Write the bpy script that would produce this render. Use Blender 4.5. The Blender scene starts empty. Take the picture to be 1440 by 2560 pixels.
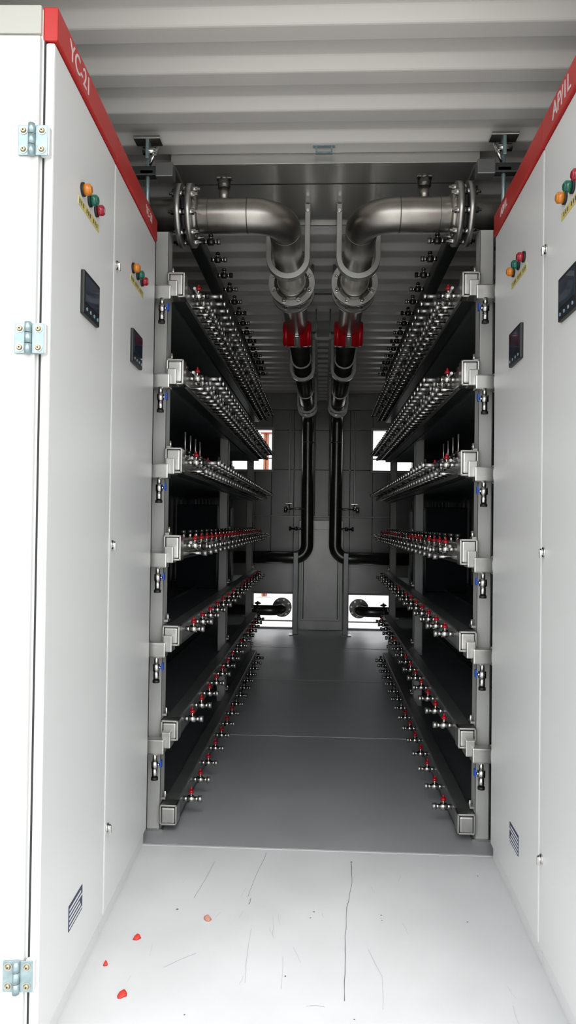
import bpy, bmesh, math, random
from mathutils import Vector, Matrix
random.seed(7)
sc = bpy.context.scene
sc.view_settings.view_transform = 'Standard'

# ------------------------------------------------------------ materials
def mat(name, col, rough=0.5, metal=0.0, noise=0.0, nscale=8.0, emis=None, bump=0.0, rvar=0.0, coat=0.0, stretch=(1,1,1)):
    m = bpy.data.materials.new(name); m.use_nodes = True
    nt = m.node_tree; b = nt.nodes['Principled BSDF']
    b.inputs['Base Color'].default_value = (*col, 1)
    b.inputs['Roughness'].default_value = rough
    b.inputs['Metallic'].default_value = metal
    if coat: b.inputs['Coat Weight'].default_value = coat
    if noise or bump or rvar:
        tc = nt.nodes.new('ShaderNodeTexCoord'); mp = nt.nodes.new('ShaderNodeMapping')
        mp.inputs['Scale'].default_value = stretch
        n = nt.nodes.new('ShaderNodeTexNoise'); n.inputs['Scale'].default_value = nscale
        n.inputs['Detail'].default_value = 6
        nt.links.new(tc.outputs['Object'], mp.inputs['Vector']); nt.links.new(mp.outputs['Vector'], n.inputs['Vector'])
        if noise:
            r = nt.nodes.new('ShaderNodeValToRGB')
            r.color_ramp.elements[0].position = 0.3; r.color_ramp.elements[1].position = 0.7
            r.color_ramp.elements[0].color = tuple(max(0, c*(1-noise)) for c in col)+(1,)
            r.color_ramp.elements[1].color = tuple(min(1, c*(1+noise)) for c in col)+(1,)
            nt.links.new(n.outputs['Fac'], r.inputs['Fac']); nt.links.new(r.outputs['Color'], b.inputs['Base Color'])
        if rvar:
            mr = nt.nodes.new('ShaderNodeMapRange')
            mr.inputs['To Min'].default_value = max(0.02, rough-rvar); mr.inputs['To Max'].default_value = rough+rvar
            nt.links.new(n.outputs['Fac'], mr.inputs['Value']); nt.links.new(mr.outputs['Result'], b.inputs['Roughness'])
        if bump:
            bp = nt.nodes.new('ShaderNodeBump'); bp.inputs['Strength'].default_value = bump
            bp.inputs['Distance'].default_value = 0.01
            nt.links.new(n.outputs['Fac'], bp.inputs['Height']); nt.links.new(bp.outputs['Normal'], b.inputs['Normal'])
    return m

M = {}
M['white'] = mat('cabinet_paint', (0.74,0.745,0.735), 0.36, noise=0.012, nscale=3)
M['endp'] = mat('cabinet_end_paint', (0.63,0.635,0.62), 0.45, noise=0.012, nscale=3)
M['beige'] = mat('cabinet_top_paint', (0.50,0.49,0.44), 0.5)
M['red'] = mat('red_trim_paint', (0.50,0.018,0.015), 0.4, noise=0.08, nscale=5)
M['redgl'] = mat('red_coupling_paint', (0.65,0.006,0.015), 0.25, coat=0.3)
M['redpl'] = mat('red_plastic', (0.42,0.008,0.014), 0.35)
M['blue'] = mat('blue_plastic', (0.01,0.08,0.45), 0.4)
M['zinc'] = mat('zinc_plate', (0.33,0.43,0.45), 0.38, 0.6, noise=0.15, nscale=60)
M['brass'] = mat('screw_brass', (0.5,0.45,0.30), 0.3, 0.9)
M['chrome'] = mat('chrome', (0.72,0.71,0.68), 0.16, 1.0)
M['steel'] = mat('stainless_steel', (0.44,0.415,0.38), 0.34, 1.0, noise=0.28, nscale=7, rvar=0.08)
M['steelb'] = mat('brushed_steel_plate', (0.52,0.515,0.49), 0.34, 0.95, noise=0.15, nscale=14)
M['strap'] = mat('galvanised_strap', (0.46,0.46,0.44), 0.36, 0.5, noise=0.08, nscale=14)
M['manif'] = mat('manifold_steel', (0.5,0.5,0.485), 0.25, 0.85, noise=0.25, nscale=30)
M['dpipe'] = mat('dark_and_shaded_steel', (0.14,0.14,0.13), 0.28, 0.85, noise=0.2, nscale=6)  # dark fittings; on the rear pipe it carries the deep-end shade
M['rail'] = mat('rack_rail_dark', (0.05,0.052,0.054), 0.35, 0.4)
M['rail2'] = mat('rack_rail_grey', (0.2,0.205,0.205), 0.33, 0.6, noise=0.1, nscale=9)
M['shelf'] = mat('shelf_dark_metal', (0.15,0.168,0.172), 0.36, 0.2, noise=0.15, nscale=5)
M['back'] = mat('shade_and_block_black', (0.010,0.014,0.020), 0.25)  # near-black for the added shade sheet and the equipment blocks
M['post'] = mat('rack_post_paint', (0.43,0.43,0.41), 0.42, 0.0, noise=0.05, nscale=7)
M['black'] = mat('black_rubber', (0.012,0.012,0.013), 0.45)
M['gap'] = mat('seam_dark', (0.03,0.03,0.03), 0.8)
M['screen'] = mat('screen_glass', (0.008,0.02,0.04), 0.12, coat=0.5)
M['key'] = mat('screen_key', (0.18,0.28,0.36), 0.4)
M['yellow'] = mat('label_yellow', (0.62,0.52,0.16), 0.5)
M['lab'] = mat('label_white', (0.72,0.72,0.74), 0.5)
M['ink'] = mat('label_ink', (0.035,0.045,0.085), 0.6)
M['lo'] = mat('lamp_orange', (0.65,0.20,0.01), 0.15, coat=0.6)
M['lg'] = mat('lamp_green', (0.0,0.11,0.07), 0.15, coat=0.6)
M['lr'] = mat('lamp_red', (0.32,0.005,0.02), 0.15, coat=0.6)
M['ceil'] = mat('ceiling_paint', (0.74,0.72,0.69), 0.32, 0.05, noise=0.015, nscale=1.5)
M['plate'] = mat('roof_plate_paint', (0.50,0.49,0.465), 0.2, 0.5, noise=0.06, nscale=4)
M['wall'] = mat('shaded_wall_paint', (0.10,0.105,0.11), 0.4, noise=0.06, nscale=3)  # same paint as the ceiling, with interior shade put into its colour
M['bwall'] = mat('end_wall_paint', (0.21,0.21,0.20), 0.33, 0.3, noise=0.12, nscale=3)
M['bwall2'] = mat('end_wall_panel', (0.33,0.33,0.315), 0.3, 0.4, noise=0.12, nscale=4)
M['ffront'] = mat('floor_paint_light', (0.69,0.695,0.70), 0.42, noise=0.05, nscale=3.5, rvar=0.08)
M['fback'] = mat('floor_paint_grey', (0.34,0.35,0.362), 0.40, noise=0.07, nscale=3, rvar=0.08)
M['fline'] = mat('floor_seam', (0.6,0.6,0.6), 0.5)
M['scr'] = mat('scratch_dark', (0.16,0.16,0.16), 0.7)
M['scr2'] = mat('scratch_faint', (0.48,0.48,0.48), 0.7)
M['petal'] = mat('red_fragment', (0.6,0.03,0.02), 0.5)
M['petal2'] = mat('faded_fragment', (0.5,0.22,0.16), 0.6)
M['frame'] = mat('window_frame', (0.55,0.55,0.52), 0.4)
M['ground'] = mat('concrete_ground', (0.42,0.41,0.39), 0.85, noise=0.15, nscale=1.5)
M['orange'] = mat('rust_column_paint', (0.26,0.09,0.045), 0.6)
M['wtext'] = mat('white_lettering', (0.72,0.64,0.64), 0.5)

# ------------------------------------------------------------ mesh builder
class B:
    def __init__(s): s.v=[]; s.f=[]; s.mi=[]; s.sm=[]; s.mats=[]
    def _m(s,m):
        if m not in s.mats: s.mats.append(m)
        return s.mats.index(m)
    def add(s, vs, fs, m, smooth=False):
        o=len(s.v); i=s._m(m); s.v+= [tuple(p) for p in vs]
        if smooth is True or smooth is False: smooth=[smooth]*len(fs)
        for f,q in zip(fs,smooth): s.f.append(tuple(a+o for a in f)); s.mi.append(i); s.sm.append(q)
    def box(s, x0,x1,y0,y1,z0,z1,m):
        vs=[(x,y,z) for x in (x0,x1) for y in (y0,y1) for z in (z0,z1)]
        s.add(vs,[(0,1,3,2),(4,6,7,5),(0,4,5,1),(2,3,7,6),(0,2,6,4),(1,5,7,3)],m)
    def bbox(s, x0,x1,y0,y1,z0,z1,m,b=0.004):
        bm=bmesh.new(); bmesh.ops.create_cube(bm,size=1)
        for v in bm.verts: v.co=Vector(((x0+x1)/2+v.co.x*(x1-x0),(y0+y1)/2+v.co.y*(y1-y0),(z0+z1)/2+v.co.z*(z1-z0)))
        bmesh.ops.bevel(bm,geom=bm.edges[:],offset=b,segments=2,affect='EDGES',profile=0.6)
        bm.verts.index_update()
        s.add([v.co[:] for v in bm.verts],[[v.index for v in f.verts] for f in bm.faces],m); bm.free()
    def cyl(s,p0,p1,r0,m,r1=None,seg=20):
        if r1 is None: r1=r0
        p0=Vector(p0);p1=Vector(p1);d=(p1-p0).normalized()
        a=d.orthogonal().normalized(); b=d.cross(a)
        vs=[];fs=[]
        for k in range(seg):
            t=2*math.pi*k/seg; o=a*math.cos(t)+b*math.sin(t)
            vs.append(p0+o*r0); vs.append(p1+o*r1)
        for k in range(seg):
            j=(k+1)%seg; fs.append((2*k,2*j,2*j+1,2*k+1))
        sm=[True]*seg
        fs.append(tuple(2*k for k in range(seg))[::-1]); fs.append(tuple(2*k+1 for k in range(seg))); sm+=[False,False]
        s.add(vs,fs,m,sm)
    def sweep(s,path,r,m,seg=24):
        path=[Vector(p) for p in path]; n=len(path); vs=[];fs=[]
        T=[(path[min(i+1,n-1)]-path[max(i-1,0)]).normalized() for i in range(n)]
        a=T[0].orthogonal().normalized()
        for i in range(n):
            a=(a-T[i]*a.dot(T[i])).normalized(); b=T[i].cross(a)
            for k in range(seg):
                t=2*math.pi*k/seg; vs.append(path[i]+(a*math.cos(t)+b*math.sin(t))*r)
        for i in range(n-1):
            for k in range(seg):
                j=(k+1)%seg; fs.append((i*seg+k,i*seg+j,(i+1)*seg+j,(i+1)*seg+k))
        sm=[True]*len(fs)
        fs.append(tuple(range(seg))[::-1]); fs.append(tuple((n-1)*seg+k for k in range(seg))); sm+=[False,False]
        s.add(vs,fs,m,sm)
    def flange(s,c,axis,r,t,m,rb=None,nb=8,bolt='chrome',off=0.3):
        c=Vector(c);ax=Vector(axis).normalized()
        s.cyl(c-ax*t/2,c+ax*t/2,r,m,seg=40)
        rb=rb or r*0.82
        a=ax.orthogonal().normalized(); b=ax.cross(a)
        for k in range(nb):
            q=2*math.pi*(k+off)/nb; p=c+(a*math.cos(q)+b*math.sin(q))*rb
            s.cyl(p-ax*(t/2+0.014),p+ax*(t/2+0.014),0.0115,M[bolt],seg=6)
            s.cyl(p-ax*(t/2+0.024),p+ax*(t/2+0.024),0.006,M[bolt],seg=8)
    def obj(s,name,parent=None,bevel=0):
        me=bpy.data.meshes.new(name); me.from_pydata(s.v,[],s.f)
        for m in s.mats: me.materials.append(m)
        for p,i,q in zip(me.polygons,s.mi,s.sm): p.material_index=i; p.use_smooth=q
        bm=bmesh.new(); bm.from_mesh(me); bmesh.ops.recalc_face_normals(bm,faces=bm.faces[:]); bm.to_mesh(me); bm.free()
        o=bpy.data.objects.new(name,me); sc.collection.objects.link(o)
        if parent: o.parent=parent
        if bevel:
            md=o.modifiers.new('bevel','BEVEL'); md.width=bevel; md.segments=2; md.limit_method='ANGLE'
        return o
def empty(name,loc=(0,0,0),rz=0):
    e=bpy.data.objects.new(name,None); e.location=loc; e.rotation_euler=(0,0,rz); e.empty_display_size=0.1
    sc.collection.objects.link(e); return e
def fillet(pts,R,n=12):
    pts=[Vector(p) for p in pts]; out=[pts[0]]
    for i in range(1,len(pts)-1):
        p=pts[i]; a=(pts[i-1]-p).normalized(); b=(pts[i+1]-p).normalized()
        c=p+a*R+b*R
        for k in range(n+1):
            t=math.pi/2*k/n
            out.append(c-b*R*math.cos(t)-a*R*math.sin(t))
    out.append(pts[-1]); return out

# ------------------------------------------------------------ shell
ZC=2.60; YB=8.2; YF=1.05; XW=1.19
def corr_profile(a0,a1,depth,per=0.222,ph=0.0):
    pts=[]; a=a0-per+ph
    while a<a1+per:
        for da,h in ((0,0),(0.075,0),(0.105,depth),(0.190,depth)):
            pts.append((a+da,h))
        a+=per
    pts=[p for p in pts if a0<=p[0]<=a1]
    return [(a0,pts[0][1])]+pts+[(a1,pts[-1][1])]
b=B(); pr=corr_profile(YF,YB,0.036,ph=0.17)
vs=[];fs=[]
for y,h in pr: vs+=[(-XW-0.05,y,ZC+h),(XW+0.05,y,ZC+h)]
for i in range(len(pr)-1): fs.append((2*i,2*i+2,2*i+3,2*i+1))
b.add(vs,fs,M['ceil'])
b.box(-XW-0.05,XW+0.05,YF,YB,ZC+0.045,ZC+0.09,M['ceil'])
ceiling=b.obj('ceiling',bevel=0.006)
for nm,sx in (('wall_left',-1),('wall_right',1)):
    b=B(); pr=corr_profile(YF,YB,0.036,ph=0.05); vs=[];fs=[]
    for y,h in pr: vs+=[(sx*(XW+h),y,-0.02),(sx*(XW+h),y,ZC+0.05)]
    for i in range(len(pr)-1): fs.append((2*i,2*i+2,2*i+3,2*i+1))
    b.add(vs,fs,M['wall']); b.box(*sorted((sx*(XW+0.045),sx*(XW+0.09))),YF,YB,-0.12,ZC+0.09,M['wall'])
    b.obj(nm)
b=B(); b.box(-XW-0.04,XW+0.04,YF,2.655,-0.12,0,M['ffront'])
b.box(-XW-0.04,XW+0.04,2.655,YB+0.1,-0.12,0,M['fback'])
for y in (2.655,4.06,5.52,6.95):
    b.box(-XW,XW,y-0.005,y+0.005,-0.01,0.0012,M['fline'])
b.obj('floor')

# end wall with openings
xs=[-1.24,-1.0,-0.74,-0.56,-0.31,0.31,0.56,0.75,0.99,1.24]
zs=[-0.02,0.02,0.385,1.76,2.20,2.65]
opens=[(-1.0,-0.56,1.76,2.20),(0.56,0.99,1.76,2.20),(-0.74,-0.31,0.02,0.385),(0.31,0.75,0.02,0.385)]
b=B()
for i in range(len(xs)-1):
    for j in range(len(zs)-1):
        cx=(xs[i]+xs[i+1])/2; cz=(zs[j]+zs[j+1])/2
        if any(o[0]<cx<o[1] and o[2]<cz<o[3] for o in opens): continue
        b.box(xs[i],xs[i+1],YB,YB+0.05,zs[j],zs[j+1],M['bwall'])
b.box(-1.19,1.19,YB-0.05,YB,2.42,2.60,M['bwall'])
b.box(-0.78,0.78,YB-0.015,YB,1.235,1.25,M['bwall2'])
for x in (-0.36,0.36): b.box(x-0.008,x+0.008,YB-0.02,YB,1.25,2.42,M['bwall2'])
for x in (-0.08,0.08): b.box(x-0.004,x+0.004,YB-0.012,YB,1.25,2.42,M['bwall2'])
b.box(-0.245,0.24,YB-0.09,YB,0.0,1.2,M['bwall2'])
b.box(-0.215,0.21,YB-0.093,YB-0.085,0.10,1.1,M['bwall2'])
for x in (-0.19,0.185):
    b.box(x-0.004,x+0.004,YB-0.097,YB-0.085,0.12,1.08,M['gap'])
for sx in (-1,1):
    b.box(*sorted((sx*0.27,sx*0.76)),YB-0.02,YB,0.40,0.76,M['bwall2'])
b.obj('wall_back',bevel=0.004)
for i,o in enumerate(opens[:2]):
    b=B(); x0,x1,z0,z1=o; t=0.03
    b.box(x0-t,x1+t,YB-0.03,YB+0.06,z1,z1+t,M['frame']); b.box(x0-t,x1+t,YB-0.03,YB+0.06,z0-t,z0,M['frame'])
    b.box(x0-t,x0,YB-0.03,YB+0.06,z0,z1,M['frame']); b.box(x1,x1+t,YB-0.03,YB+0.06,z0,z1,M['frame'])
    b.box(x0,x1,YB+0.02,YB+0.04,1.88,1.895,M['frame'])
    b.obj('window_%d'%(i+1),bevel=0.003)
for i,o in enumerate(opens[2:]):
    b=B(); x0,x1,z0,z1=o; t=0.015
    b.box(x0-t,x1+t,YB-0.025,YB,z1,z1+t,M['frame']); b.box(x0,x1,YB-0.03,YB,0.0,0.02,M['frame'])
    b.box(x0-t,x0,YB-0.02,YB,z0,z1,M['frame']); b.box(x1,x1+t,YB-0.02,YB,z0,z1,M['frame'])
    b.box(x0,x1,YB+0.02,YB+0.04,0.075,0.09,M['frame'])
    b.obj('window_%d'%(i+3))

# flat roof reinforcement plate
b=B(); zp=2.575
b.box(-0.60,0.60,2.86,3.45,zp,zp+0.012,M['plate'])
b.box(-0.60,0.60,2.855,2.867,zp-0.012,2.62,M['plate'])
b.box(-0.60,0.60,3.445,3.457,zp-0.012,2.62,M['plate'])
b.box(-0.60,0.60,3.05,3.054,zp-0.003,zp,M['gap'])
for x in (-0.6,0.588): b.box(x,x+0.012,2.86,3.45,zp-0.006,2.62,M['plate'])
b.obj('trim_1',bevel=0.003)
b=B()
b.box(-0.032,-0.026,2.79,2.80,2.575,2.60,M['zinc']); b.box(0.026,0.032,2.79,2.80,2.575,2.60,M['zinc'])
b.box(-0.032,0.032,2.79,2.80,2.570,2.577,M['zinc']); b.box(-0.042,0.042,2.785,2.806,2.597,2.6,M['zinc'])
b.obj('ceiling_lashing_ring')

# ------------------------------------------------------------ cabinets
def text(body,size,parent,loc,side,material,name='lettering'):
    cu=bpy.data.curves.new(name,'FONT'); cu.body=body; cu.size=size; cu.extrude=0.0006
    cu.align_x='CENTER'; cu.align_y='CENTER'; cu.materials.append(material)
    o=bpy.data.objects.new(name,cu); sc.collection.objects.link(o); o.parent=parent; o.location=loc
    if side<0: R=Matrix(((0,0,1),(1,0,0),(0,1,0)))
    else: R=Matrix(((0,0,-1),(-1,0,0),(0,1,0)))
    o.rotation_euler=R.to_euler(); return o

H=2.262; TL=2.188
def cabinet(side,ox,oy,rz,y0,y1,lampY,screenY,label=None,hinges=False,lockY=None,word=None,wordY=None,wsize=0.05):
    e=empty('electrical_cabinet',(ox,oy,0),rz)
    s=side
    def X(a,b_): return tuple(sorted((s*a,s*b_)))
    b=B()
    b.bbox(*X(0.022,0.54),y0+0.001,y1-0.001,0.045,H-0.005,M['white'],0.004)
    b.box(*X(0.010,0.53),y0+0.004,y1-0.004,0.0,0.045,M['white'])
    b.obj('body',e)
    b=B(); b.bbox(*X(0.0,0.020),y0+0.002,y1-0.002,0.052,TL-0.003,M['white'],0.005)
    b.box(*X(0.019,0.0225),y0+0.001,y1-0.001,0.045,TL,M['gap'])
    b.obj('door',e)
    b=B(); b.bbox(*X(-0.006,0.026),y0,y1,TL,H,M['red'],0.004); b.obj('top_trim',e)
    if hinges:
        b=B(); b.bbox(*X(0.027,0.545),y0-0.012,y0+0.004,0.03,2.192,M['endp'],0.003)
        b.bbox(*X(0.027,0.545),y0-0.008,y0+0.004,2.198,H-0.002,M['beige'],0.003); b.obj('end_panel',e)
        for z in (1.965,1.545,0.215):
            b=B(); yy=y0-0.014
            b.bbox(*X(0.046,0.068),yy-0.003,yy,z-0.032,z+0.032,M['zinc'],0.001)
            b.bbox(*X(0.006,0.032),yy-0.003,yy+0.0,z-0.032,z+0.032,M['zinc'],0.001)
            b.box(*X(0.003,0.022),yy,y0+0.004,z-0.03,z+0.03,M['white'])
            for q in range(3):
                za=z-0.034+q*0.0228; b.cyl((s*0.039,yy-0.006,za),(s*0.039,yy-0.006,za+0.0215),0.0072,M['zinc'],seg=16)
            for sxx in (0.057,0.018):
                for dz in (-0.02,0.02):
                    b.cyl((s*sxx,yy-0.003,z+dz),(s*sxx,yy-0.0042,z+dz),0.0088,M['steelb'],seg=16)
                    b.cyl((s*sxx,yy-0.004,z+dz),(s*sxx,yy-0.008,z+dz),0.0066,M['brass'],r1=0.004,seg=14)
                    b.cyl((s*sxx,yy-0.0078,z+dz),(s*sxx,yy-0.0083,z+dz),0.002,M['gap'],seg=6)
            b.obj('hinge',e)
    order=['lo','lg','lr'] if side<0 else ['lr','lg','lo']
    b=B()
    for k,y in enumerate(lampY):
        z=1.965
        b.cyl((0,y,z),(-s*0.006,y,z),0.0165,M['black'],seg=20)
        b.cyl((-s*0.006,y,z),(-s*0.020,y,z),0.0145,M[order[k]],r1=0.0135,seg=20)
        b.cyl((-s*0.020,y,z),(-s*0.024,y,z),0.0135,M[order[k]],r1=0.008,seg=20)
    b.obj('indicator_lamps',e)
    b=B(); a,c=lampY[0]-0.03,lampY[2]+0.03
    b.box(*X(-0.0015,0.001),a,c,1.918,1.938,M['yellow'])
    n=12
    for k in range(n):
        y=a+(c-a)*(k+0.5)/n
        if k%4!=3: b.box(*X(-0.002,0.001),y-0.003,y+0.003,1.923,1.933,M['ink'])
    b.obj('lamp_label',e)
    b=B(); a,c=screenY
    b.bbox(*X(-0.010,0.002),a,c,1.665,1.772,M['black'],0.004)
    b.box(*X(-0.011,0.0),a+0.01,c-0.01,1.695,1.762,M['screen'])
    for k in range(4):
        y=a+0.022+k*(c-a-0.044)/3; b.cyl((-s*0.0095,y,1.68),(-s*0.012,y,1.68),0.0045,M['key'],seg=10)
    b.obj('display_screen',e)
    if lockY is not None:
        b=B()
        for z in (1.90,1.095,0.29):
            b.cyl((0,lockY,z),(-s*0.004,lockY,z),0.013,M['chrome'],seg=20)
            b.cyl((-s*0.004,lockY,z),(-s*0.010,lockY,z),0.0095,M['chrome'],seg=20)
            b.bbox(*X(-0.013,-0.008),lockY-0.004,lockY+0.004,z-0.016,z+0.006,M['chrome'],0.001)
            b.cyl((-s*0.010,lockY,z+0.001),(-s*0.0112,lockY,z+0.001),0.004,M['black'],seg=10)
        b.obj('door_locks',e)
    if label:
        b=B(); y=label; b.box(*X(-0.0015,0.0),y-0.055,y+0.055,0.185,0.245,M['ink'])
        for k in range(5):
            z=0.190+k*0.0108; b.box(*X(-0.0022,0.0),y-0.051,y+0.051-(k%3)*0.010,z,z+0.0048,M['lab'])
        b.obj('rating_plate',e)
    if word: text(word,wsize,e,(-s*0.0065,wordY,2.225),side,M['wtext'])
    return e
rzL=math.atan(0.0345); OL=(-0.573,1.54)
cabinet(-1,*OL,rzL,0.0,0.53,(0.215,0.275,0.335),(0.215,0.355),label=0.26,hinges=True,word='YC-21',wordY=0.165,wsize=0.062)
cabinet(-1,*OL,rzL,0.531,1.13,(0.765,0.83,0.895),(0.75,0.89),lockY=0.555,word='YC-21',wordY=0.98,wsize=0.04)
rzR=-math.atan(0.022); OR=(0.585,1.42)
cabinet(1,*OR,rzR,0.0,0.595,(0.28,0.34,0.40),(0.285,0.425),lockY=0.565,word='AP/1L',wordY=0.42,wsize=0.062)
cabinet(1,*OR,rzR,0.596,1.22,(0.80,0.865,0.93),(0.805,0.955),label=0.87,word='AP/1L',wordY=1.06,wsize=0.04)

# ------------------------------------------------------------ racks
RZ=[2.39,2.06,1.73,1.395,1.065,0.735,0.38,0.065]
Y0,Y1=2.76,6.2
def rack(s):
    e=empty('cooling_rack')
    def X(a,b_): return tuple(sorted((s*a,s*b_)))
    for k,y in enumerate((2.81,4.66,6.33)):
        b=B(); top=2.27
        b.bbox(*X(0.585,0.640),y-0.03,y-0.024,0.0,top,M['post'],0.002)
        b.bbox(*X(0.585,0.591),y-0.03,y+0.03,0.0,top,M['post'],0.002)
        b.bbox(*X(0.634,0.640),y-0.03,y+0.03,0.0,top,M['post'],0.002)
        b.bbox(*X(1.08,1.13),y-0.03,y+0.03,0.0,top,M['post'],0.004)
        b.box(*X(0.640,1.08),y-0.02,y+0.02,top-0.06,top-0.01,M['rail'])
        b.box(*X(0.575,0.655),y-0.04,y+0.04,0.0,0.008,M['steelb'])
        for z in RZ[1:]:
            b.box(*X(0.570,0.588),y-0.022,y+0.022,z+0.048,z+0.056,M['steelb'])
            b.cyl((s*0.573,y-0.01,z+0.05),(s*0.573,y-0.01,z+0.078),0.006,M['chrome'],seg=6)
        b.obj('post_%d'%(k+1),e)
    b=B(); b.box(*X(1.135,1.145),2.8,6.36,0.02,2.30,M['back'])  # added near-black sheet, stands in for the shade behind the shelves
    for y in [2.8+0.18*i for i in range(1,20)]: b.box(*X(1.125,1.136),y,y+0.02,0.03,2.29,M['back'])
    b.obj('shade_panel',e)
    b=B()
    for z in RZ[1:]:
        zz=max(z-0.035,0.012)
        b.box(*X(0.59,1.125),2.85,6.34,zz,zz+0.014,M['shelf'])
        b.box(*X(0.585,0.60),2.85,6.34,zz-0.012 if zz>0.03 else 0.002,zz+0.038,M['rail2'])
        b.box(*X(0.84,0.85),2.85,6.34,zz+0.014,zz+0.03,M['rail'])
    b.obj('shelves',e)
    b=B()
    for z in RZ[3:6]:
        for i in range(3):
            y=5.0+0.36*i; b.bbox(*X(0.70,0.98),y,y+0.20,z-0.02,z+0.22,M['back'],0.006)
            b.box(*X(0.695,0.70),y+0.03,y+0.17,z,z+0.2,M['screen'])
    b.obj('equipment_blocks',e)
    for ri,z in enumerate(RZ):
        b=B(); h=0.034 if ri else 0.03
        lm={0:'rail',6:'rail2',7:'rail2',5:'rail2'}.get(ri,'manif')
        ys=Y0+0.02 if ri else 2.965
        b.bbox(*X(0.525,0.583),ys,Y1,z-h,z+h,M[lm],0.006)
        if ri:
            hh=h+0.004 if ri>4 else h+0.014
            zl=max(z-hh,0.003)
            x0,x1=0.520,0.586
            b.bbox(*X(x0,x0+0.007),Y0,Y0+0.06,zl,z+hh,M['steelb'],0.002)
            b.bbox(*X(x1-0.007,x1),Y0,Y0+0.06,zl,z+hh,M['steelb'],0.002)
            b.bbox(*X(x0,x1),Y0,Y0+0.06,z+hh-0.007,z+hh,M['steelb'],0.002)
            b.bbox(*X(x0,x1),Y0,Y0+0.06,zl,zl+0.007,M['steelb'],0.002)
            b.bbox(*X(x0+0.008,x1-0.008),Y0-0.006,Y0+0.03,zl+0.009,z+hh-0.009,M['steelb'],0.005)
            b.box(*X(0.53,0.575),Y0+0.06,Y1,z-h-0.012 if z>0.1 else 0.012,z-h,M['rail'])
        if 0<ri<7:
            zz=z-0.045
            b.bbox(*X(0.560,0.63),2.70,2.750,zz-0.027,zz+0.027,M['steelb'],0.005)
            b.cyl((s*0.63,2.725,zz),(s*0.638,2.725,zz),0.034,M['chrome'],seg=20)
            b.cyl((s*0.638,2.725,zz),(s*0.652,2.725,zz),0.024,M['manif'],seg=16)
            for q in range(4):
                t=math.pi/4+q*math.pi/2
                b.cyl((s*0.624,2.725+0.028*math.cos(t),zz+0.028*math.sin(t)),(s*0.65,2.725+0.028*math.cos(t),zz+0.028*math.sin(t)),0.005,M['chrome'],seg=6)
            b.bbox(*X(0.54,0.575),2.72,2.79,zz-0.01,z+0.005,M['steelb'],0.004)
            x=s*0.592
            b.cyl((x,2.70,zz-0.025),(x,2.70,zz-0.05),0.008,M['chrome'],seg=12)
            b.cyl((x,2.70,zz-0.05),(x,2.70,zz-0.075),0.014,M['chrome'],seg=6)
            b.cyl((x,2.70,zz-0.075),(x,2.70,zz-0.108),0.010,M['chrome'],seg=12)
            b.cyl((x,2.70,zz-0.108),(x,2.70,zz-0.118),0.013,M['black'],seg=12)
            b.cyl((x,2.70,zz-0.062),(x-s*0.02,2.70,zz-0.062),0.005,M['chrome'],seg=8)
            b.bbox(*sorted((x-s*0.02,x-s*0.026)),2.69,2.71,zz-0.072,zz-0.045,M['blue'],0.001)
        b.obj('manifold_%d'%(ri+1),e)
        b=B()
        y=(Y0 if ri else 2.83)+0.16; k=0
        step=0.22 if ri in (0,5,6,7) else 0.10 if ri in (1,2,3) else 0.15
        while y<Y1-0.02:
            x0=s*0.525
            def P(d,dz=0,dy=0): return (x0-s*d,y+dy,z+0.005+dz)
            b.cyl(P(0),P(0.018),0.010,M['chrome'],seg=8)
            b.cyl(P(0.018),P(0.044),0.0155,M['chrome'] if ri else M['dpipe'],seg=6)
            b.cyl(P(0.044),P(0.062),0.0095,M['chrome'],seg=8)
            b.cyl(P(0.058),P(0.074),0.0125,M['steelb'] if (k%3 or ri>4) else M['black'],seg=10)
            b.cyl(P(0.031,0.012),P(0.031,0.026),0.005,M['chrome'],seg=6)
            red = (ri==4 and random.random()<0.7) or (ri in (5,6) and (k<7 or random.random()<0.4)) or (ri==7 and (k<7)) or (ri in (1,2,3) and (k in (0,3)))
            hm = M['redpl'] if red else (M['dpipe'] if k%2 else M['black'])
            b.cyl(P(0.031,0.024),P(0.031,0.034),0.0115,hm,r1=0.009,seg=8)
            if red: b.cyl(P(0.031,0.034),P(0.031,0.046),0.0055,hm,r1=0.003,seg=6)
            if ri in (1,2,3,4):
                L=0.115 if ri<4 else 0.085
                b.cyl(P(0.07,-0.002),P(L,-0.002),0.008,M['manif'],seg=8)
                b.cyl(P(L,-0.002),P(L+0.012,-0.002),0.0115,M['chrome'],seg=8)
                b.cyl((s*0.55,y+0.05,z+0.03),(s*0.55,y+0.05,z+0.052),0.009,M['chrome'],seg=8)
                b.cyl((s*0.55,y+0.05,z+0.052),(s*0.55,y+0.05,z+0.064),0.012,M['dpipe'],seg=6)
                b.cyl((s*0.525,y+0.05,z-0.026),(s*0.47,y+0.05,z-0.026),0.008,M['chrome'],seg=8)
                b.cyl((s*0.47,y+0.05,z-0.026),(s*0.452,y+0.05,z-0.026),0.0125,M['manif'],seg=8)
                b.cyl((s*0.49,y+0.05,z-0.016),(s*0.49,y+0.05,z+0.012),0.006,M['dpipe'],seg=6)
            y+=step; k+=1
        if ri in (1,2,3,4):
            b.cyl((s*0.50,Y0+0.10,z+0.018),(s*0.50,Y1-0.05,z+0.018),0.006,M['manif'],seg=8)
        if ri==3:
            for q in range(4):
                b.cyl((s*(0.545),2.95+q*0.12,z+0.03),(s*0.545,2.95+q*0.12,z+0.13),0.004,M['steelb'],seg=8)
        b.obj('ball_valves_%d'%(ri+1),e)
    return e
rack(-1); rack(1)

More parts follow.
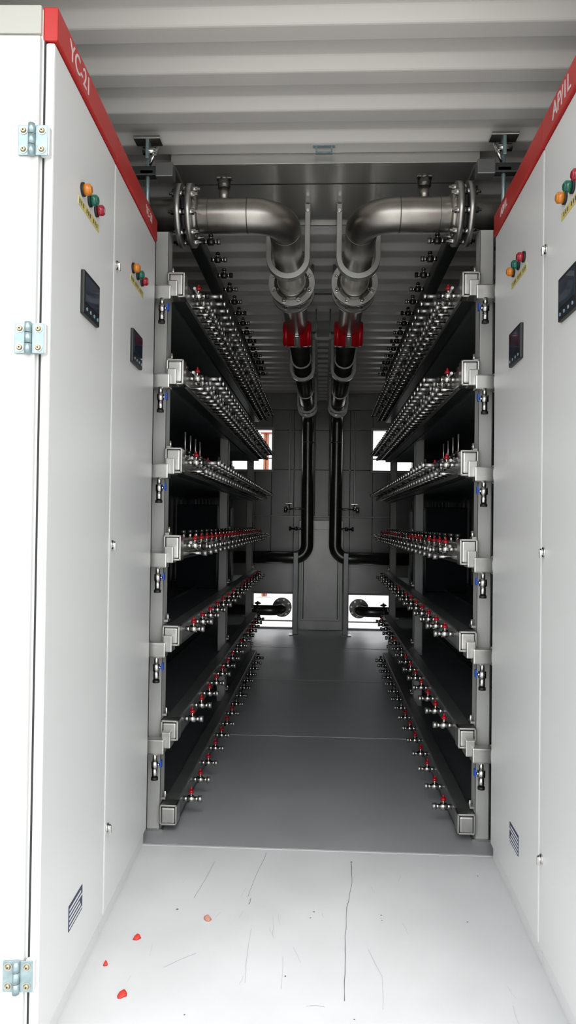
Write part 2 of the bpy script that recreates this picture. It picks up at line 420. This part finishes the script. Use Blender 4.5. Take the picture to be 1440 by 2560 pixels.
# ------------------------------------------------------------ water pipes
PZ=2.35; PX=0.155; R=0.065
def pipe(s):
    e=empty('water_pipe')
    b=B()
    b.sweep(fillet([(s*0.95,2.83,PZ),(s*PX,2.83,PZ),(s*PX,4.45,PZ)],0.135,14),R,M['steel'],32)
    b.cyl((s*0.290,2.83,PZ),(s*0.2935,2.83,PZ),R+0.0014,M['dpipe'],seg=32)
    b.cyl((s*PX,2.966,PZ),(s*PX,2.969,PZ),R+0.0014,M['dpipe'],seg=32)
    b.cyl((s*0.44,2.83,PZ),(s*0.442,2.83,PZ),R+0.0008,M['dpipe'],seg=32)
    b.obj('elbow_pipe',e)
    b=B()
    b.flange((s*0.508,2.83,PZ),(1,0,0),0.118,0.020,M['steelb'])
    b.flange((s*0.548,2.83,PZ),(1,0,0),0.118,0.020,M['steelb'])
    b.cyl((s*0.518,2.83,PZ),(s*0.538,2.83,PZ),0.092,M['black'],seg=32)
    b.cyl((s*0.478,2.83,PZ),(s*0.498,2.83,PZ),0.070,M['steel'],r1=0.086,seg=32)
    b.obj('side_flanges',e)
    b=B()
    b.flange((s*PX,3.64,PZ),(0,1,0),0.114,0.024,M['steelb'],off=0.5)
    b.cyl((s*PX,3.60,PZ),(s*PX,3.63,PZ),0.070,M['steel'],r1=0.088,seg=32)
    b.cyl((s*PX,3.65,PZ),(s*PX,3.75,PZ),0.086,M['dpipe'],seg=32)
    b.flange((s*PX,3.77,PZ),(0,1,0),0.110,0.024,M['steelb'],off=0.5)
    b.obj('valve_flanges',e)
    b=B(); y=4.48; z=PZ-0.034
    prof=[(-0.086,0.064),(-0.081,0.074),(-0.055,0.078),(0.055,0.078),(0.081,0.074),(0.086,0.064)]
    for (a0,r0),(a1,r1) in zip(prof[:-1],prof[1:]):
        b.cyl((s*PX+a0,y,z),(s*PX+a1,y,z),r0,M['redgl'],r1=r1,seg=36)
    b.cyl((s*PX-0.018,y,z),(s*PX+0.018,y,z),0.080,M['strap'],seg=36)
    b.bbox(s*PX-0.014,s*PX+0.014,y-0.092,y-0.07,z-0.04,z+0.005,M['chrome'],0.004)
    b.cyl((s*PX,y-0.092,z-0.018),(s*PX,y-0.098,z-0.018),0.008,M['chrome'],seg=8)
    b.obj('coupling',e)
    b=B()
    b.sweep(fillet([(s*PX,4.45,PZ),(s*PX,7.85,PZ),(s*PX*0.95,7.85,0.80),(s*0.95,7.85,0.80)],0.14,12),R,M['dpipe'],28)  # same pipe run; shade of the deep end put into its dark colour
    for y in (5.3,6.6): b.cyl((s*PX,y,PZ),(s*PX,y+0.02,PZ),R+0.008,M['steel'],seg=28)
    b.flange((s*PX,7.55,PZ),(0,1,0),0.10,0.02,M['steelb']); b.flange((s*PX,7.58,PZ),(0,1,0),0.10,0.02,M['steelb'])
    b.cyl((s*PX*0.95,7.85,2.02),(s*PX*0.95,7.85,2.03),R+0.006,M['steel'],seg=24)
    b.obj('rear_pipe',e)
    b=B(); x=s*0.385
    b.cyl((x,2.83,PZ+0.055),(x,2.83,PZ+0.105),0.018,M['steel'],seg=18)
    b.cyl((x,2.83,PZ+0.105),(x,2.83,PZ+0.135),0.026,M['dpipe'],seg=6)
    b.cyl((x,2.83,PZ+0.135),(x,2.83,PZ+0.152),0.020,M['dpipe'],seg=16)
    b.bbox(x-0.03,x+0.03,2.815,2.845,PZ+0.14,PZ+0.15,M['dpipe'],0.003)
    b.obj('vent_stub',e)
    for hi,(y,ztop,w) in enumerate(((3.26,2.575,0.05),(5.6,2.60,0.05),(7.25,2.60,0.05))):
        b=B(); ri=R+0.008; ro=ri+0.024
        pin=[];pout=[]; cx=s*PX
        pin.append((cx-ri,ztop));pout.append((cx-ro,ztop))
        for k in range(17):
            t=math.pi+math.pi*k/16
            pin.append((cx+ri*math.cos(t),PZ-0.012+ri*math.sin(t)));pout.append((cx+ro*math.cos(t),PZ-0.012+ro*math.sin(t)))
        pin.append((cx+ri,ztop));pout.append((cx+ro,ztop))
        n=len(pin);vs=[];fs=[]
        for (a,c),(a2,c2) in zip(pin,pout):
            vs+=[(a,y-w/2,c),(a,y+w/2,c),(a2,y+w/2,c2),(a2,y-w/2,c2)]
        for k in range(n-1):
            for q in range(4):
                p=(q+1)%4; fs.append((4*k+q,4*k+p,4*k+4+p,4*k+4+q))
        fs+= [(0,1,2,3),(4*n-4,4*n-3,4*n-2,4*n-1)]
        b.add(vs,fs,M['strap'])
        for sx in (-1,1):
            xx=cx+sx*(ri+ro)/2
            b.box(xx-0.014,xx+0.014,y-w/2,y+w/2,ztop-0.006,ztop,M['steelb'])
            b.cyl((xx,y-w/2-0.008,ztop-0.035),(xx,y-w/2,ztop-0.035),0.010,M['chrome'],seg=6)
        b.obj('hanger_%d'%(hi+1),e,bevel=0.002)
    b=B(); px=s*(PX*0.95)
    b.cyl((px,7.80,1.32),(s*0.38,7.80,1.32),0.011,M['steel'],seg=12)
    b.cyl((s*0.33,7.80,1.32),(s*0.36,7.80,1.32),0.022,M['chrome'],seg=6)
    b.cyl((s*0.345,7.80,1.32),(s*0.345,7.80,1.37),0.006,M['chrome'],seg=8)
    b.bbox(*sorted((s*0.31,s*0.38)),7.79,7.81,1.368,1.376,M['chrome'],0.002)
    b.cyl((s*0.38,7.80,1.345),(s*0.38,7.80,1.28),0.017,M['chrome'],seg=12)
    b.cyl((px,7.80,1.11),(s*0.33,7.80,1.11),0.012,M['dpipe'],seg=12)
    b.cyl((s*0.25,7.80,1.11),(s*0.28,7.80,1.11),0.022,M['dpipe'],seg=6)
    b.cyl((s*0.32,7.80,1.11),(s*0.34,7.80,1.11),0.024,M['dpipe'],seg=12)
    b.obj('sampling_taps',e)
    b=B(); x=s*0.262
    b.bbox(x-0.025,x+0.025,7.73,7.78,0.008,0.86,M['rail2'],0.003)
    b.box(x-0.06,x+0.06,7.69,7.82,0.0,0.008,M['rail2'])
    b.obj('support_stand',e)
    return e
pipe(-1); pipe(1)

def lower_pipe(s):
    e=empty('return_pipe')
    b=B(); z=0.245
    b.sweep(fillet([(s*0.98,7.8,z),(s*0.42,7.8,z),(s*0.42,8.55,z)],0.12,10),0.055,M['dpipe'],24); b.obj('pipe',e)
    b=B(); b.flange((s*0.42,8.10,z),(0,1,0),0.105,0.02,M['dpipe']); b.flange((s*0.42,8.13,z),(0,1,0),0.105,0.02,M['dpipe'])
    b.flange((s*0.66,7.8,z),(1,0,0),0.095,0.018,M['dpipe'])
    b.obj('flanges',e)
    b=B(); b.box(s*0.8-0.02,s*0.8+0.02,7.78,7.82,0,z-0.05,M['steelb']); b.obj('leg',e)
lower_pipe(-1); lower_pipe(1)

b=B()
b.box(-0.075,0.075,4.08,4.11,2.44,2.465,M['rail2'])
for x in (-0.06,0.06): b.box(x-0.008,x+0.008,4.085,4.105,2.46,2.6,M['rail2'])
b.obj('ceiling_cross_bracket')
e=empty('cable_ladder'); b=B()
for x in (-0.047,0.047): b.box(x-0.007,x+0.007,4.9,7.4,2.39,2.43,M['strap'])
y=4.95
while y<7.4:
    b.box(-0.041,0.041,y-0.02,y+0.02,2.392,2.412,M['strap']); y+=0.17
b.obj('ladder_rails',e)
b=B()
for y in (4.95,6.2,7.3):
    for x in (-0.047,0.047): b.cyl((x,y,2.42),(x,y,2.605),0.005,M['zinc'],seg=8)
b.obj('hanger_rods',e)

for s in (-1,1):
    e=empty('roof_bracket'); b=B(); x=s*0.66
    b.bbox(x-0.05,x+0.05,2.70,2.76,2.588,2.60,M['steelb'],0.002)
    b.bbox(x-0.006,x+0.006,2.71,2.75,2.52,2.59,M['zinc'],0.002)
    b.cyl((x,2.73,2.28),(x,2.73,2.56),0.008,M['zinc'],seg=10)
    b.cyl((x-0.02,2.73,2.555),(x+0.03,2.73,2.555),0.014,M['chrome'],seg=6)
    b.cyl((x-s*0.035,2.73,2.57),(x-s*0.005,2.73,2.50),0.007,M['chrome'],seg=8)
    b.bbox(x-0.025,x+0.025,2.71,2.75,2.46,2.475,M['zinc'],0.002)
    b.obj('rod',e)
    b=B(); b.bbox(*sorted((s*0.56,s*0.625)),2.70,2.76,2.445,2.50,M['rail2'],0.004)
    b.bbox(*sorted((s*0.60,s*0.80)),2.71,2.75,2.455,2.49,M['rail'],0.004); b.obj('clamp_box',e)

# ------------------------------------------------------------ floor marks
def ribbon(b,pts,w,m,z=0.0008):
    pts=[Vector((p[0],p[1],z)) for p in pts]
    fine=[]
    for a,c in zip(pts[:-1],pts[1:]):
        for k in range(4):
            q=a.lerp(c,k/4); fine.append(q+Vector((random.uniform(-.0015,.0015),0,0)))
    fine.append(pts[-1]); vs=[];fs=[]
    for i,p in enumerate(fine):
        d=(fine[min(i+1,len(fine)-1)]-fine[max(i-1,0)]).normalized(); n=Vector((-d.y,d.x,0))
        ww=w*random.uniform(0.5,1.2)
        vs+=[p+n*ww,p-n*ww]
    for i in range(len(fine)-1): fs.append((2*i,2*i+1,2*i+3,2*i+2))
    b.add(vs,fs,m)
b=B()
ribbon(b,[(0.124,2.565),(0.122,2.42),(0.10,2.268),(0.09,2.112),(0.084,1.976),(0.079,1.825)],0.0009,M['scr'])
ribbon(b,[(-0.345,2.538),(-0.355,2.41),(-0.371,2.292)],0.0006,M['scr'])
ribbon(b,[(-0.171,2.62),(-0.194,2.44),(-0.206,2.309)],0.0005,M['scr'])
ribbon(b,[(-0.195,2.30),(-0.199,2.265)],0.0010,M['scr'])
ribbon(b,[(-0.18,2.13),(-0.175,1.95),(-0.17,1.88)],0.0005,M['scr2'])
ribbon(b,[(0.15,2.05),(0.18,1.93),(0.17,1.80)],0.0005,M['scr2'])
ribbon(b,[(-0.39,1.93),(-0.35,1.97),(-0.315,2.0)],0.0006,M['scr2'])
ribbon(b,[(-0.12,2.2),(-0.115,2.1)],0.0005,M['scr2'])
ribbon(b,[(-0.08,2.0),(-0.078,1.86)],0.0005,M['scr2'])
ribbon(b,[(-0.015,1.80),(0.01,1.805),(0.03,1.80)],0.0010,M['scr2'])
for (x,y,r) in [(-0.01,2.2,.0025),(0.0,2.235,.003),(0.20,2.23,.0025),(0.45,2.21,.003),(-0.41,2.22,.0035),(-0.07,1.915,.003),(0.54,2.5,.003),(0.2,2.2,.002),(-0.3,1.75,.0025),(0.1,1.76,.0025),(0.125,2.57,.004)]:
    n=7; vs=[(x+r*random.uniform(.6,1.3)*math.cos(6.283*k/n),y+r*random.uniform(.6,1.3)*math.sin(6.283*k/n),0.0009) for k in range(n)]
    b.add(vs,[tuple(range(n))],M['scr'])
for k in range(16):
    x=random.uniform(-0.5,0.55); y=random.uniform(1.75,2.6); a=random.uniform(1.2,1.9); l=random.uniform(.02,.08)
    ribbon(b,[(x,y),(x+l*math.cos(a),y+l*math.sin(a))],0.0004,M['scr2'])
b.obj('floor_scratches')
def frag(x,y,r,m):
    b=B(); n=9; vs=[];fs=[]
    ph=random.uniform(0,6)
    for j,(rr,zz) in enumerate(((1.0,0.001),(0.8,0.006),(0.35,0.0095))):
        for k in range(n):
            t=6.283*k/n+ph; q=r*rr*(1+0.25*math.sin(2*t+ph)+0.1*math.cos(5*t)); vs.append((x+q*math.cos(t)*1.0,y+q*math.sin(t)*1.3,zz+(0.003*math.sin(t) if j else 0)))
    vs.append((x,y,0.007))
    for j in range(2):
        for k in range(n): fs.append((j*n+k,j*n+(k+1)%n,(j+1)*n+(k+1)%n,(j+1)*n+k))
    for k in range(n): fs.append((2*n+k,2*n+(k+1)%n,3*n))
    fs.append(tuple(range(n))[::-1])
    b.add(vs,fs,m,True); b.obj('red_plastic_fragment')
frag(-0.311,2.171,0.010,M['petal2']); frag(-0.491,2.058,0.009,M['petal']); frag(-0.542,1.93,0.005,M['petal']); frag(-0.465,1.81,0.0105,M['petal'])

# ------------------------------------------------------------ outside
b=B(); b.box(-40,40,-40,60,-0.30,-0.14,M['ground']); b.obj('ground')
b=B(); x=-1.0; y=13
b.box(x-0.045,x+0.045,y,y+0.012,-0.14,2.75,M['orange']); b.box(x-0.045,x+0.045,y+0.12,y+0.132,-0.14,2.75,M['orange'])
b.box(x-0.006,x+0.006,y,y+0.13,-0.14,2.75,M['orange']); b.box(x-0.12,x+0.12,y-0.06,y+0.19,-0.14,-0.12,M['steelb'])
b.box(x-0.10,x+0.10,y-0.04,y+0.17,2.75,2.77,M['orange'])
b.obj('outdoor_steel_column')

# ------------------------------------------------------------ light
w=bpy.data.worlds.new('overcast_sky'); sc.world=w; w.use_nodes=True; nt=w.node_tree
bg=nt.nodes['Background']; bg.inputs['Color'].default_value=(0.96,0.98,1.0,1); bg.inputs['Strength'].default_value=3.0
sd=bpy.data.lights.new('sun','SUN'); sd.energy=1.2; sd.angle=math.radians(28); sd.color=(1,0.98,0.95)
so=bpy.data.objects.new('sun',sd); sc.collection.objects.link(so); so.location=(1,-4,6)
el=math.radians(56); az=math.radians(14)
d=Vector((-math.sin(az)*math.cos(el),math.cos(az)*math.cos(el),-math.sin(el)))
so.rotation_euler=d.to_track_quat('-Z','Y').to_euler()

# ------------------------------------------------------------ camera
cd=bpy.data.cameras.new('camera'); cam=bpy.data.objects.new('camera',cd); sc.collection.objects.link(cam)
cd.sensor_fit='AUTO'; cd.sensor_width=36; cd.lens=26.0; cd.clip_start=0.02
f=1850
Yc=Vector((86/f,-30/f,-1)).normalized()
Zc=Vector((0.0122,1,0)); Zc=(Zc-Yc*Zc.dot(Yc)).normalized()
Xc=Yc.cross(Zc)
Mx=Matrix((Xc,Yc,Zc))
cam.matrix_world=Matrix.Translation((0.011,0,1.162)) @ Mx.to_4x4()
sc.camera=cam
